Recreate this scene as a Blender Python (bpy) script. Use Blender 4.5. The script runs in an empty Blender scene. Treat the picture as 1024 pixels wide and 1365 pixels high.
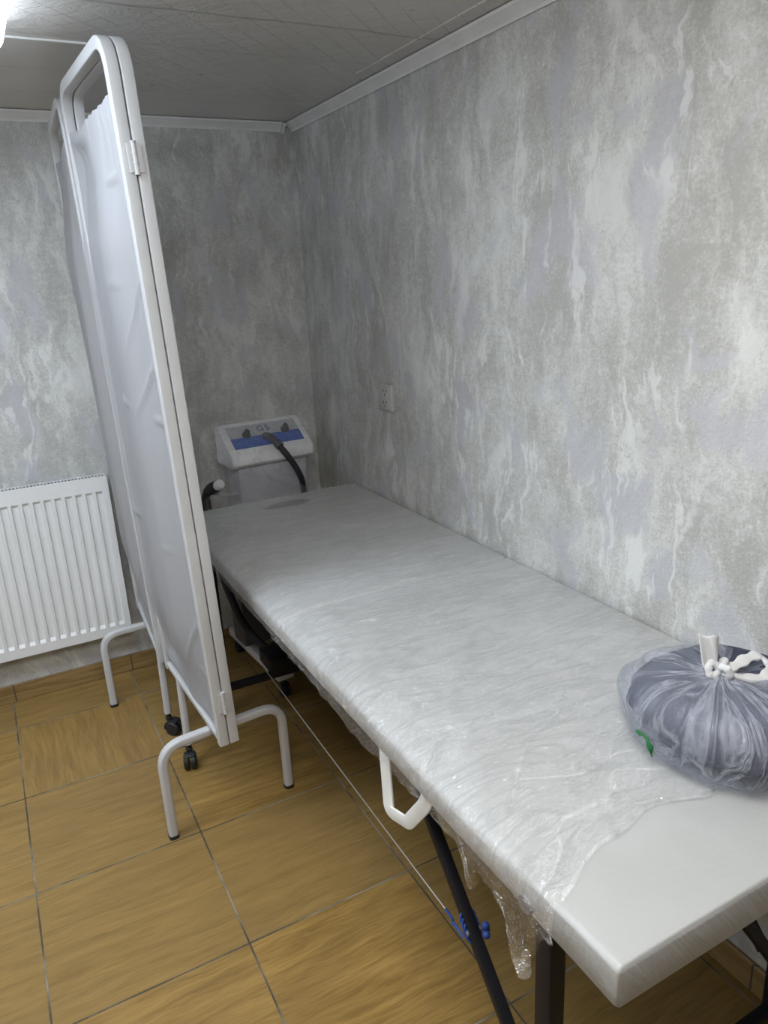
import bpy, bmesh, math, random
from mathutils import Vector, Matrix, noise as mnoise
random.seed(7)
scene = bpy.context.scene
COL = scene.collection
V = Vector
PI = math.pi

# ------------------------------------------------------------------ materials
def new_mat(name):
    m = bpy.data.materials.new(name); m.use_nodes = True
    nt = m.node_tree
    for n in list(nt.nodes): nt.nodes.remove(n)
    out = nt.nodes.new('ShaderNodeOutputMaterial')
    return m, nt, out

class NB:
    """small helper to write node graphs"""
    def __init__(s, nt): s.nt = nt; s.L = nt.links
    def n(s, t, **kw):
        nd = s.nt.nodes.new(t)
        for k, v in kw.items(): setattr(nd, k, v)
        return nd
    def set(s, sock, v):
        if isinstance(v, bpy.types.NodeSocket): s.L.new(v, sock)
        else: sock.default_value = v
    def math(s, op, a, b=None, c=None):
        nd = s.n('ShaderNodeMath', operation=op)
        s.set(nd.inputs[0], a)
        if b is not None: s.set(nd.inputs[1], b)
        if c is not None: s.set(nd.inputs[2], c)
        return nd.outputs[0]
    def obj(s):
        return s.n('ShaderNodeTexCoord').outputs['Object']
    def sep(s, v):
        nd = s.n('ShaderNodeSeparateXYZ'); s.L.new(v, nd.inputs[0]); return nd.outputs
    def comb(s, x, y, z):
        nd = s.n('ShaderNodeCombineXYZ')
        for i, v in enumerate((x, y, z)): s.set(nd.inputs[i], v)
        return nd.outputs[0]
    def noise(s, vec, scale, detail=4, rough=.55, dist=0.0):
        nd = s.n('ShaderNodeTexNoise')
        s.L.new(vec, nd.inputs['Vector'])
        nd.inputs['Scale'].default_value = scale; nd.inputs['Detail'].default_value = detail
        nd.inputs['Roughness'].default_value = rough; nd.inputs['Distortion'].default_value = dist
        return nd.outputs['Fac']
    def ramp(s, f, lo, hi, a=0.0, b=1.0):
        nd = s.n('ShaderNodeMapRange', interpolation_type='SMOOTHSTEP')
        s.set(nd.inputs['Value'], f)
        nd.inputs['From Min'].default_value = lo; nd.inputs['From Max'].default_value = hi
        nd.inputs['To Min'].default_value = a; nd.inputs['To Max'].default_value = b
        return nd.outputs[0]
    def mix(s, f, a, b):
        nd = s.n('ShaderNodeMix', data_type='RGBA')
        s.set(nd.inputs[0], f)
        for sock, v in ((nd.inputs[6], a), (nd.inputs[7], b)):
            if isinstance(v, bpy.types.NodeSocket): s.L.new(v, sock)
            else: sock.default_value = (v[0], v[1], v[2], 1)
        return nd.outputs[2]
    def bump(s, h, strength=.3, dist=.01):
        nd = s.n('ShaderNodeBump')
        nd.inputs['Strength'].default_value = strength; nd.inputs['Distance'].default_value = dist
        s.L.new(h, nd.inputs['Height']); return nd.outputs[0]
    def bsdf(s, color, rough=.5, metal=0.0, spec=.5, normal=None, **kw):
        nd = s.n('ShaderNodeBsdfPrincipled')
        s.set(nd.inputs['Base Color'], color if isinstance(color, bpy.types.NodeSocket) else (*color, 1))
        s.set(nd.inputs['Roughness'], rough); s.set(nd.inputs['Metallic'], metal)
        s.set(nd.inputs['Specular IOR Level'], spec)
        if normal is not None: s.L.new(normal, nd.inputs['Normal'])
        for k, v in kw.items(): s.set(nd.inputs[k.replace('_', ' ')], v)
        return nd.outputs[0]

def simple(name, color, rough=.5, metal=0.0, spec=.5, bump=None, var=.06, **kw):
    m, nt, out = new_mat(name); b = NB(nt)
    co = b.obj()
    f = b.noise(co, 9, 3)
    c = b.mix(b.ramp(f, .3, .7), [x * (1 - var) for x in color], [min(1, x * (1 + var)) for x in color])
    nrm = None
    if bump: nrm = b.bump(b.noise(co, bump[0], 3), bump[1], bump[2])
    nt.links.new(b.bsdf(c, rough, metal, spec, nrm, **kw), out.inputs[0])
    return m

def mat_wallpaper():
    m, nt, out = new_mat('mottled_wallpaper'); b = NB(nt)
    x, y, z = b.sep(b.obj())
    u = b.math('ADD', x, y)
    warp = b.noise(b.comb(u, b.math('MULTIPLY', z, .6), 3.1), 6, 4, .6)
    uu = b.math('ADD', u, b.math('MULTIPLY', b.math('SUBTRACT', warp, .5), .16))
    zz = b.math('ADD', z, b.math('MULTIPLY', b.math('SUBTRACT', warp, .5), -.10))
    def pv(sx, sz, w): return b.comb(b.math('MULTIPLY', uu, sx), b.math('MULTIPLY', zz, sz), w)
    big = b.noise(pv(5.2, 2.8, 0.0), 1.0, 3, .55, .3)
    mid = b.noise(pv(15, 6.5, 7.7), 1.0, 6, .68, .4)
    streak = b.noise(pv(30, 6.0, 1.7), 1.0, 4, .6, .6)
    speck = b.noise(b.comb(u, z, 0.0), 150, 3, .75)
    speck2 = b.noise(b.comb(u, z, 4.0), 60, 4, .7)
    lav = b.noise(pv(9.5, 6.2, 12.3), 1.0, 2, .5, .2)
    zone = b.noise(pv(3.2, 2.2, 21.0), 1.0, 2, .5)
    olive = (.395, .395, .372); light = (.63, .64, .622); lavc = (.47, .47, .515)
    fl = b.math('ADD', b.math('ADD', b.math('MULTIPLY', big, .55), b.math('MULTIPLY', mid, .45)), b.math('MULTIPLY', b.math('SUBTRACT', streak, .5), .22))
    fl = b.math('ADD', fl, b.math('MULTIPLY', b.math('SUBTRACT', speck, .5), .34))
    fl = b.math('ADD', fl, b.math('MULTIPLY', b.math('SUBTRACT', speck2, .5), .30))
    mask = b.ramp(fl, .35, .66)
    c = b.mix(mask, olive, light)
    c = b.mix(b.math('MULTIPLY', b.ramp(b.math('ADD', lav, b.math('MULTIPLY', b.math('SUBTRACT', speck2, .5), .14)), .53, .64), .62), c, lavc)
    # combed plaster ridges in some zones, with ragged ends
    ridge = b.ramp(b.math('ADD', b.math('MULTIPLY', streak, .65), b.math('MULTIPLY', mid, .35)), .53, .60)
    ridge = b.math('MULTIPLY', ridge, b.ramp(zone, .44, .58))
    c = b.mix(b.math('MULTIPLY', ridge, .60), c, (.72, .735, .72))
    c = b.mix(b.math('MULTIPLY', b.ramp(speck, .60, .72), .30), c, (.78, .78, .77))
    h = b.math('ADD', b.math('MULTIPLY', fl, 1.0), b.math('MULTIPLY', speck, .35))
    nrm = b.bump(h, .6, .006)
    rough = b.math('SUBTRACT', .58, b.math('MULTIPLY', mask, .20))
    nt.links.new(b.bsdf(c, rough, 0.0, .45, nrm), out.inputs[0])
    return m

TILE, TX, TY = .42, -.869, -1.052
def mat_floor():
    m, nt, out = new_mat('wood_look_tiles'); b = NB(nt)
    x, y, z = b.sep(b.obj())
    fx = b.math('DIVIDE', b.math('SUBTRACT', x, TX), TILE)
    fy = b.math('DIVIDE', b.math('SUBTRACT', y, TY), TILE)
    ix = b.math('FLOOR', fx); iy = b.math('FLOOR', fy)
    wn = b.n('ShaderNodeTexWhiteNoise'); nt.links.new(b.comb(ix, iy, .5), wn.inputs['Vector'])
    rnd = b.sep(wn.outputs['Color'])
    # the tile under the near end of the radiator is laid with its grain turned
    turned = b.math('MULTIPLY', b.math('COMPARE', ix, -1.0, .1), b.math('COMPARE', iy, 1.0, .1))
    ga = b.math('ADD', b.math('MULTIPLY', x, b.math('SUBTRACT', 1.0, turned)), b.math('MULTIPLY', y, turned))
    gb = b.math('ADD', b.math('MULTIPLY', y, b.math('SUBTRACT', 1.0, turned)), b.math('MULTIPLY', x, turned))
    ga = b.math('ADD', ga, b.math('MULTIPLY', rnd[0], 7.0)); gb = b.math('ADD', gb, b.math('MULTIPLY', rnd[1], 5.0))
    wv = b.noise(b.comb(b.math('MULTIPLY', ga, 2.4), b.math('MULTIPLY', gb, 6.0), 0.0), 1.6, 4)
    gb2 = b.math('ADD', gb, b.math('MULTIPLY', wv, .05))
    g1 = b.noise(b.comb(b.math('MULTIPLY', ga, 4.0), b.math('MULTIPLY', gb2, 46.0), 0.0), 1.0, 6, .6, .3)
    g2 = b.noise(b.comb(b.math('MULTIPLY', ga, 12.0), b.math('MULTIPLY', gb2, 170.0), 2.0), 1.0, 3, .6)
    g3 = b.noise(b.comb(b.math('MULTIPLY', ga, 1.6), b.math('MULTIPLY', gb, 5.0), 4.0), 1.5, 3, .5)
    f = b.math('ADD', b.math('MULTIPLY', g1, .6), b.math('MULTIPLY', g2, .4))
    dark = (.185, .108, .030); lite = (.385, .238, .072)
    c = b.mix(b.ramp(f, .29, .71), dark, lite)
    c = b.mix(b.math('MULTIPLY', b.ramp(g3, .45, .7), .38), c, (.185, .115, .042))
    c = b.mix(b.math('MULTIPLY', rnd[2], .5), c, (.215, .145, .058))
    ex = b.math('ABSOLUTE', b.math('SUBTRACT', b.math('FRACT', fx), .5))
    ey = b.math('ABSOLUTE', b.math('SUBTRACT', b.math('FRACT', fy), .5))
    e = b.math('MAXIMUM', ex, ey)
    wob = b.math('MULTIPLY', b.math('SUBTRACT', b.noise(b.obj(), 22, 3), .5), .006)
    eg = b.math('ADD', e, wob)
    grout = b.ramp(eg, .4945, .4962)
    dirt = b.math('MULTIPLY', b.ramp(e, .470, .497), b.ramp(b.noise(b.obj(), 9, 4), .5, .7, 0, .35))
    c = b.mix(dirt, c, (.22, .19, .13))
    gc = b.mix(b.ramp(b.noise(b.obj(), 5, 3), .42, .6), (.07, .06, .045), (.26, .24, .19))
    c = b.mix(grout, c, gc)
    h = b.math('SUBTRACT', b.math('MULTIPLY', f, .12), b.math('MULTIPLY', grout, 1.0))
    nrm = b.bump(h, .5, .003)
    rough = b.math('ADD', .40, b.math('MULTIPLY', grout, .35))
    nt.links.new(b.bsdf(c, rough, 0, .25, nrm), out.inputs[0])
    return m

def mat_wood(name):
    m, nt, out = new_mat(name); b = NB(nt)
    x, y, z = b.sep(b.obj())
    u = b.math('ADD', x, y)
    g = b.noise(b.comb(b.math('MULTIPLY', u, 4), b.math('MULTIPLY', z, 60), 0.0), 1.0, 5, .6, .4)
    c = b.mix(b.ramp(g, .35, .65), (.185, .115, .042), (.31, .205, .085))
    j = b.math('ABSOLUTE', b.math('SUBTRACT', b.math('FRACT', b.math('DIVIDE', b.math('SUBTRACT', u, TX), TILE)), .5))
    c = b.mix(b.ramp(j, .493, .496), c, (.08, .06, .04))
    nt.links.new(b.bsdf(c, .42, 0, .4, b.bump(g, .2, .002)), out.inputs[0])
    return m

def mat_ceiling():
    m, nt, out = new_mat('ceiling_covering'); b = NB(nt)
    co = b.obj(); x, y, z = b.sep(co)
    warp = b.math('MULTIPLY', b.math('SUBTRACT', b.noise(co, 4, 3), .5), .05)
    xw = b.math('ADD', x, warp); yw = b.math('ADD', y, b.math('MULTIPLY', warp, .7))
    P = .054
    def lines(a, w):
        t = b.math('ABSOLUTE', b.math('SUBTRACT', b.math('FRACT', b.math('DIVIDE', a, P)), .5))
        return b.ramp(t, .5 - w, .5)
    d1 = b.math('ADD', b.math('MULTIPLY', xw, .707), b.math('MULTIPLY', yw, .707))
    d2 = b.math('SUBTRACT', b.math('MULTIPLY', xw, .707), b.math('MULTIPLY', yw, .707))
    net = b.math('MAXIMUM', lines(d1, .05), lines(d2, .05))
    patch = b.noise(co, 6, 3)
    net = b.math('MULTIPLY', net, b.ramp(patch, .40, .62, .25, 1.0))
    near = b.ramp(b.math('ADD', y, b.math('MULTIPLY', b.ramp(x, -.84, -.70), -.42)), -.775, -.765, 1.0, 0.0)
    net = b.math('MULTIPLY', net, near)
    # fold lines across the covering
    fw = b.math('ADD', y, b.math('MULTIPLY', b.math('SUBTRACT', b.noise(co, 3, 2), .5), .05))
    fold = b.ramp(b.math('ABSOLUTE', b.math('ADD', fw, 1.05)), .0015, .007, 1.0, 0.0)
    fold = b.math('MAXIMUM', fold, b.math('MULTIPLY', b.ramp(b.math('ABSOLUTE', b.math('ADD', fw, .80)), .001, .006, 1.0, 0.0), .4))
    # plain boards along the far wall
    t = b.math('ABSOLUTE', b.math('SUBTRACT', b.math('FRACT', b.math('DIVIDE', b.math('ADD', y, .015), .25)), .5))
    board = b.math('MULTIPLY', b.ramp(t, .488, .499), b.math('SUBTRACT', 1.0, near))
    wr = b.noise(b.comb(xw, b.math('MULTIPLY', yw, 1.6), 0.0), 7, 5, .6, 1.4)
    base = b.mix(b.ramp(b.noise(co, 3, 4), .35, .65), (.50, .485, .455), (.55, .535, .51))
    c = b.mix(b.math('MULTIPLY', net, .50), base, (.25, .24, .225))
    c = b.mix(b.math('MULTIPLY', board, .5), c, (.22, .22, .22))
    c = b.mix(b.math('MULTIPLY', fold, .55), c, (.24, .23, .22))
    spots = b.ramp(b.noise(co, 32, 1), .78, .80)
    c = b.mix(b.math('MULTIPLY', spots, .6), c, (.14, .13, .12))
    h = b.math('SUBTRACT', b.math('MULTIPLY', b.math('MULTIPLY', wr, near), 1.0), b.math('MULTIPLY', b.math('ADD', b.math('ADD', net, board), b.math('MULTIPLY', fold, 4.0)), .1))
    nrm = b.bump(h, .55, .012)
    nt.links.new(b.bsdf(c, .38, 0, .5, nrm), out.inputs[0])
    return m

BZ_ = .700
def mat_leather():
    m, nt, out = new_mat('white_leatherette'); b = NB(nt)
    co = b.obj()
    x, y, z = b.sep(co)
    g = b.noise(co, 420, 2)
    w = b.noise(b.comb(b.math('MULTIPLY', x, 5), b.math('MULTIPLY', y, 14), b.math('MULTIPLY', z, 3)), 1.5, 4, .5, .8)
    w2 = b.noise(b.comb(b.math('MULTIPLY', b.math('ADD', x, b.math('MULTIPLY', z, .7)), 30), b.math('MULTIPLY', z, 5), b.math('MULTIPLY', y, 16)), 1.0, 4, .55, .5)
    side = b.ramp(z, BZ_ - .012, BZ_ - .002, 1.0, 0.12)
    w = b.math('ADD', w, b.math('MULTIPLY', w2, b.math('MULTIPLY', side, 1.2)))
    tint = b.noise(co, 4, 3)
    c = b.mix(b.ramp(tint, .35, .65), (.375, .38, .373), (.41, .416, .413))
    # dark ragged oval near the far end of the couch
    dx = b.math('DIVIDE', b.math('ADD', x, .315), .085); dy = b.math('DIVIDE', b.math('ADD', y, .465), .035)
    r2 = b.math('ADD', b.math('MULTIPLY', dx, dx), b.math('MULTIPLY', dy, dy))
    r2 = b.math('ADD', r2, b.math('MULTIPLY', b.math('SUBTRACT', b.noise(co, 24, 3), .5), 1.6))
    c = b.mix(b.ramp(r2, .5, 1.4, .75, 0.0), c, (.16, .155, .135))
    h = b.math('ADD', b.math('MULTIPLY', g, .10), b.math('MULTIPLY', w, 1.0))
    nt.links.new(b.bsdf(c, .42, 0, .5, b.bump(h, .5, .007)), out.inputs[0])
    return m

def mat_film(name, milk=.06, gloss=.10, tint=(.93, .94, .94), sc=30, strength=.8, dist=.006):
    m, nt, out = new_mat(name); b = NB(nt)
    co = b.obj(); x, y, z = b.sep(co)
    a = b.noise(b.comb(x, b.math('MULTIPLY', y, 1.5), z), sc, 4, .6, 1.6)
    a2 = b.noise(b.comb(b.math('MULTIPLY', x, .8), b.math('MULTIPLY', y, 2.4), z), sc * .32, 3, .55, 1.0)
    c2 = b.noise(co, sc * 3.6, 3, .6, .8)
    def crease(v, k): return b.math('MAXIMUM', b.math('SUBTRACT', 1.0, b.math('MULTIPLY', b.math('ABSOLUTE', b.math('SUBTRACT', v, .5)), k)), 0.0)
    h = b.math('ADD', b.math('ADD', b.math('MULTIPLY', crease(a, 9.0), .40), b.math('MULTIPLY', crease(a2, 16.0), .8)), b.math('MULTIPLY', crease(c2, 10.0), .04))
    nrm = b.bump(h, strength, dist)
    tr = b.n('ShaderNodeBsdfTransparent'); tr.inputs[0].default_value = (*tint, 1)
    ck = b.math('MAXIMUM', crease(a2, 30.0), b.math('MULTIPLY', crease(a, 22.0), .5))
    nt.links.new(b.mix(b.math('MULTIPLY', ck, .38), tint, (.66, .67, .67)), tr.inputs[0])
    gl = b.n('ShaderNodeBsdfGlossy'); gl.inputs['Roughness'].default_value = .11
    nt.links.new(nrm, gl.inputs['Normal'])
    df = b.n('ShaderNodeBsdfDiffuse'); df.inputs[0].default_value = (.82, .83, .83, 1)
    lw = b.n('ShaderNodeLayerWeight'); nt.links.new(nrm, lw.inputs['Normal'])
    fr = b.math('POWER', lw.outputs['Facing'], 4.0)
    m1 = b.n('ShaderNodeMixShader'); m1.inputs[0].default_value = milk
    nt.links.new(tr.outputs[0], m1.inputs[1]); nt.links.new(df.outputs[0], m1.inputs[2])
    g = b.math('MINIMUM', b.math('ADD', b.math('MULTIPLY', fr, .35), gloss), .45)
    cc = b.comb(g, g, g); nt.links.new(cc, gl.inputs['Color'])
    ad = b.n('ShaderNodeAddShader'); nt.links.new(m1.outputs[0], ad.inputs[0]); nt.links.new(gl.outputs[0], ad.inputs[1])
    nt.links.new(ad.outputs[0], out.inputs[0])
    return m

def mat_cloth(name, col, transl=.3):
    m, nt, out = new_mat(name); b = NB(nt)
    co = b.obj(); x, y, z = b.sep(co)
    wv = b.noise(co, 300, 2)
    soft = b.noise(b.comb(b.math('MULTIPLY', y, 6), b.math('MULTIPLY', z, 2), x), 2.0, 4, .5, .6)
    nrm = b.bump(b.math('ADD', b.math('MULTIPLY', wv, .05), b.math('MULTIPLY', soft, 1.0)), .3, .01)
    c = b.mix(b.ramp(soft, .3, .7), [k * .97 for k in col], col)
    d = b.bsdf(c, .75, 0, .2, nrm)
    t = b.n('ShaderNodeBsdfTranslucent'); b.L.new(c, t.inputs[0])
    ms = b.n('ShaderNodeMixShader'); ms.inputs[0].default_value = transl
    b.L.new(d, ms.inputs[1]); b.L.new(t.outputs[0], ms.inputs[2])
    nt.links.new(ms.outputs[0], out.inputs[0])
    return m

def mat_bag():
    m, nt, out = new_mat('frosted_bag_plastic'); b = NB(nt)
    co = b.obj(); x, y, z = b.sep(co)
    dx = b.math('ADD', x, 0.0); dy = b.math('ADD', y, 0.0)
    ang = b.math('ARCTAN2', dy, dx)
    rad = b.math('SQRT', b.math('ADD', b.math('MULTIPLY', dx, dx), b.math('MULTIPLY', dy, dy)))
    pl = b.noise(b.comb(b.math('MULTIPLY', b.math('SINE', ang), 1.9), b.math('MULTIPLY', b.math('COSINE', ang), 1.9), b.math('ADD', b.math('MULTIPLY', rad, 5.0), b.math('MULTIPLY', z, 5.0))), 1.7, 4, .55, .6)
    fi = b.noise(co, 55, 4, .6, 1.0)
    ridge = b.math('SUBTRACT', 1.0, b.math('MULTIPLY', b.math('ABSOLUTE', b.math('SUBTRACT', pl, .5)), 13.0))
    ridge = b.math('MAXIMUM', ridge, 0.0)
    nrm = b.bump(b.math('ADD', b.math('MULTIPLY', ridge, .5), b.math('MULTIPLY', fi, .6)), .7, .008)
    tr = b.n('ShaderNodeBsdfTransparent'); tr.inputs[0].default_value = (.93, .94, .97, 1)
    d = b.bsdf((.50, .53, .61), .16, 0, .6, nrm)
    ms = b.n('ShaderNodeMixShader')
    top = b.ramp(rad, .01, .05, .40, 0.0)
    fac = b.math('MINIMUM', b.math('ADD', b.math('ADD', .20, b.math('MULTIPLY', ridge, .30)), top), .92)
    b.L.new(fac, ms.inputs[0]); b.L.new(tr.outputs[0], ms.inputs[1]); b.L.new(d, ms.inputs[2])
    nt.links.new(ms.outputs[0], out.inputs[0])
    return m

def mat_emit(name, col, strength):
    m, nt, out = new_mat(name); b = NB(nt)
    e = b.n('ShaderNodeEmission'); e.inputs[0].default_value = (*col, 1); e.inputs[1].default_value = strength
    nt.links.new(e.outputs[0], out.inputs[0]); return m

M = dict(
    wall=mat_wallpaper(), floor=mat_floor(), skirt=mat_wood('wood_look_skirting'), ceiling=mat_ceiling(),
    wall_dark=simple('unseen_wall_dark', (.10, .065, .04), .5),  # made-up finish for the unseen front wall, dark to cut bounce light
    wall_white=simple('unseen_wall_white', (.78, .78, .77), .7, var=.02),  # made-up finish for the unseen left wall, white to add bounce light
    trim=simple('white_plastic_trim', (.62, .62, .61), .45),
    enamel=simple('white_enamel', (.72, .735, .74), .34, var=.015),
    frame=simple('white_powder_coat', (.50, .505, .51), .34, spec=.5, var=.03),
    cloth=mat_cloth('white_screen_cloth', (.56, .56, .575), .46),
    leather=mat_leather(), film=mat_film('stretch_film', milk=.03, gloss=.13, tint=(.925, .925, .925), sc=17, strength=1.0, dist=.030),
    wrap=mat_film('packing_film', milk=.05, gloss=.10, tint=(.95, .95, .95), sc=14, strength=1.0, dist=.016),
    black=simple('black_steel', (.008, .008, .011), .5, spec=.25),
    rubber=simple('black_rubber', (.015, .015, .016), .55),
    dark=simple('dark_interior', (.02, .02, .02), .8),
    white_plastic=simple('white_abs', (.66, .66, .68), .35, var=.03),
    grey_panel=simple('grey_panel_print', (.36, .37, .40), .4, var=.03),
    blue=simple('blue_panel_print', (.012, .075, .36), .4, var=.04),
    ink=simple('dark_blue_print', (.05, .08, .25), .5),
    grey_body=simple('grey_abs', (.36, .36, .40), .45),
    dark_box=simple('dark_grey_abs', (.075, .078, .085), .5),
    steel=simple('dull_steel', (.30, .30, .31), .45, metal=.6),
    wire=simple('steel_wire', (.42, .40, .36), .35, metal=.7),
    bluetie=simple('blue_twine', (.012, .045, .21), .6),
    webbing=simple('white_webbing', (.70, .70, .67), .7, bump=(260, .4, .002)),
    socket=simple('ivory_plastic', (.46, .465, .44), .4, var=.03),
    bag=mat_bag(), navy=simple('navy_fabric', (.030, .035, .065), .8, bump=(40, .6, .01), var=.35),
    green=simple('green_print', (.01, .16, .04), .5),
    bagwhite=mat_cloth('bag_handle_plastic', (.80, .81, .81), .35),
    lamp=mat_emit('lamp_diffuser', (.78, .88, 1.0), 6.9),
    lamp2=mat_emit('lamp_diffuser_warm', (1.0, .985, .96), 14.0),
)

# ------------------------------------------------------------------ geometry helpers
def link_bm(name, bm, mat, parent=None, smooth=True, angle=40):
    me = bpy.data.meshes.new(name)
    bmesh.ops.recalc_face_normals(bm, faces=bm.faces[:])
    bm.to_mesh(me); bm.free()
    o = bpy.data.objects.new(name, me); COL.objects.link(o)
    if mat is not None: me.materials.append(M[mat] if isinstance(mat, str) else mat)
    if parent is not None:
        o.parent = parent
        o.matrix_parent_inverse = world_of(parent).inverted()
    if smooth:
        for p in me.polygons: p.use_smooth = True
        me.set_sharp_from_angle(angle=math.radians(angle))
    return o

def world_of(o):
    if o.parent is None: return o.matrix_basis.copy()
    return world_of(o.parent) @ o.matrix_parent_inverse @ o.matrix_basis

def thing(name, label, cat, loc, group=None):
    o = bpy.data.objects.new(name, None); COL.objects.link(o)
    o.empty_display_size = .05
    o.location = loc; o['label'] = label; o['category'] = cat
    if group: o['group'] = group
    return o

def tag(o, label, cat, group=None):
    o['label'] = label; o['category'] = cat
    if group: o['group'] = group
    return o

def box(bm, lo, hi, bevel=0.0, seg=2, mtx=None):
    lo, hi = V(lo), V(hi)
    r = bmesh.ops.create_cube(bm, size=1.0)
    vs = r['verts']
    bmesh.ops.scale(bm, vec=hi - lo, verts=vs)
    bmesh.ops.translate(bm, vec=(lo + hi) / 2, verts=vs)
    es = list({e for v in vs for e in v.link_edges})
    if bevel > 0:
        r = bmesh.ops.bevel(bm, geom=vs + es, offset=bevel, segments=seg, profile=.5, affect='EDGES')
        vs = list({v for f in r['faces'] for v in f.verts} | {v for v in vs if v.is_valid})
    if mtx is not None: bmesh.ops.transform(bm, matrix=mtx, verts=[v for v in vs if v.is_valid])
    return vs

def prof_circle(r, n=14):
    return [(r * math.cos(2 * PI * i / n), r * math.sin(2 * PI * i / n)) for i in range(n)]
def prof_rrect(w, h, r, n=4):
    pts = []
    for cx, cy, a0 in ((w/2-r, h/2-r, 0), (-w/2+r, h/2-r, 90), (-w/2+r, -h/2+r, 180), (w/2-r, -h/2+r, 270)):
        for i in range(n + 1):
            a = math.radians(a0 + 90 * i / n); pts.append((cx + r * math.cos(a), cy + r * math.sin(a)))
    return pts

def sweep(bm, path, prof, side=None, closed=False, caps=True, scale=None):
    """sweep a profile along a path; `side` fixes the direction of the profile's x axis"""
    path = [V(p) for p in path]; n = len(path); rings = []
    prev = None
    for i, p in enumerate(path):
        a = path[i-1] if (i > 0 or closed) else p
        c = path[(i+1) % n] if (i < n-1 or closed) else p
        t = ((p - a).normalized() if (p-a).length > 1e-9 else V((0,0,0))) + ((c - p).normalized() if (c-p).length > 1e-9 else V((0,0,0)))
        t.normalize()
        if side is not None: s = V(side) - t * V(side).dot(t)
        elif prev is None:
            s = t.cross(V((0, 0, 1)))
            if s.length < .1: s = t.cross(V((0, 1, 0)))
        else: s = prev - t * prev.dot(t)
        s.normalize(); prev = s
        u = t.cross(s)
        k = scale[i] if scale else 1.0
        rings.append([bm.verts.new(p + s * (x * k) + u * (y * k)) for x, y in prof])
    m = len(prof)
    for i in range(n if closed else n - 1):
        A, B = rings[i], rings[(i+1) % n]
        for j in range(m):
            bm.faces.new((A[j], A[(j+1) % m], B[(j+1) % m], B[j]))
    if caps and not closed:
        bm.faces.new(rings[0]); bm.faces.new(list(reversed(rings[-1])))
    return rings

def rounded(pts, r, seg=6):
    """polyline with rounded inner corners"""
    pts = [V(p) for p in pts]; out = [pts[0]]
    for i in range(1, len(pts) - 1):
        a, b, c = pts[i-1], pts[i], pts[i+1]
        rr = r if not isinstance(r, (list, tuple)) else r[i-1]
        d1, d2 = (a - b), (c - b)
        q = min(rr, d1.length * .49, d2.length * .49)
        p1 = b + d1.normalized() * q; p2 = b + d2.normalized() * q
        for k in range(seg + 1):
            t = k / seg
            out.append((1-t)**2 * p1 + 2*t*(1-t) * b + t*t * p2)
    out.append(pts[-1]); return out

def smooth_path(pts, n=8):
    """Catmull-Rom through points"""
    pts = [V(p) for p in pts]; P = [pts[0]] + pts + [pts[-1]]; out = []
    for i in range(1, len(P) - 2):
        for k in range(n):
            t = k / n; a, b, c, d = P[i-1], P[i], P[i+1], P[i+2]
            out.append(.5 * ((2*b) + (c-a)*t + (2*a-5*b+4*c-d)*t*t + (3*b-a-3*c+d)*t**3))
    out.append(pts[-1]); return out

def cyl(bm, a, b, r, n=18, r2=None):
    sweep(bm, [a, b], prof_circle(r, n), scale=[1, (r2 / r) if r2 else 1])

def grid(bm, rows):
    vv = [[bm.verts.new(p) for p in r] for r in rows]
    for i in range(len(vv) - 1):
        for j in range(len(vv[0]) - 1):
            bm.faces.new((vv[i][j], vv[i][j+1], vv[i+1][j+1], vv[i+1][j]))
    return vv

def structure(name, bm, mat, **k):
    o = link_bm(name, bm, mat, **k); o['kind'] = 'structure'; return o

def lerp_tab(tab, x):
    if x <= tab[0][0]: return tab[0][1]
    for (a, fa), (b, fb) in zip(tab, tab[1:]):
        if x <= b: return fa + (fb - fa) * (x - a) / (b - a)
    return tab[-1][1]

# ------------------------------------------------------------------ room
XL, YN, ZC = -2.75, -4.35, 1.985
def slab(name, lo, hi, mat):
    bm = bmesh.new(); box(bm, lo, hi); return structure(name, bm, mat, smooth=False)
slab('floor', (XL-.1, YN-.1, -.1), (.1, .1, 0), 'floor')
slab('ceiling', (XL-.1, YN-.1, ZC), (.1, .1, ZC+.1), 'ceiling')
slab('wall_back', (XL-.1, 0, 0), (.1, .1, ZC), 'wall')
slab('wall_right', (0, YN-.1, 0), (.1, 0, ZC), 'wall')
slab('wall_left', (XL-.1, YN-.1, 0), (XL, 0, ZC), 'wall_white')
slab('wall_front', (XL, YN-.1, 0), (0, YN, ZC), 'wall_dark')

def skirting(name, lo, hi):
    bm = bmesh.new(); box(bm, lo, hi, .002, 1); return structure(name, bm, 'skirt', smooth=False)
skirting('baseboard_back', (XL, -.010, 0), (0, 0, .070))
skirting('baseboard_right', (-.010, YN, 0), (0, -.010, .070))
skirting('baseboard_left', (XL, YN, 0), (XL+.010, -.010, .070))
skirting('baseboard_front', (XL+.01, YN, 0), (-.01, YN+.010, .070))

# crown trim: stepped cove profile (out = distance from wall, z)
CP = [(0, 1.955), (.006, 1.953), (.008, 1.960), (.020, 1.972), (.028, 1.977), (.030, 1.983), (0, 1.983)]
def crown(name, pts):
    bm = bmesh.new(); a, b = pts
    A = [bm.verts.new(p) for p in a]; B = [bm.verts.new(p) for p in b]
    n = len(A)
    for i in range(n): bm.faces.new((A[i], A[(i+1) % n], B[(i+1) % n], B[i]))
    bm.faces.new(A); bm.faces.new(list(reversed(B)))
    return structure(name, bm, 'trim', angle=25)
def back_piece(x0, x1, dz=0.0): return ([(x0, -d, z+dz) for d, z in CP], [(x1, -d, z+dz) for d, z in CP])
crown('trim_1', back_piece(XL, -.048))
crown('trim_2', back_piece(-.0465, -.0345, -.0035))      # the short offcut that closes the corner
crown('trim_3', ([(-d, -.003, z) for d, z in CP], [(-d, YN, z) for d, z in CP]))
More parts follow.
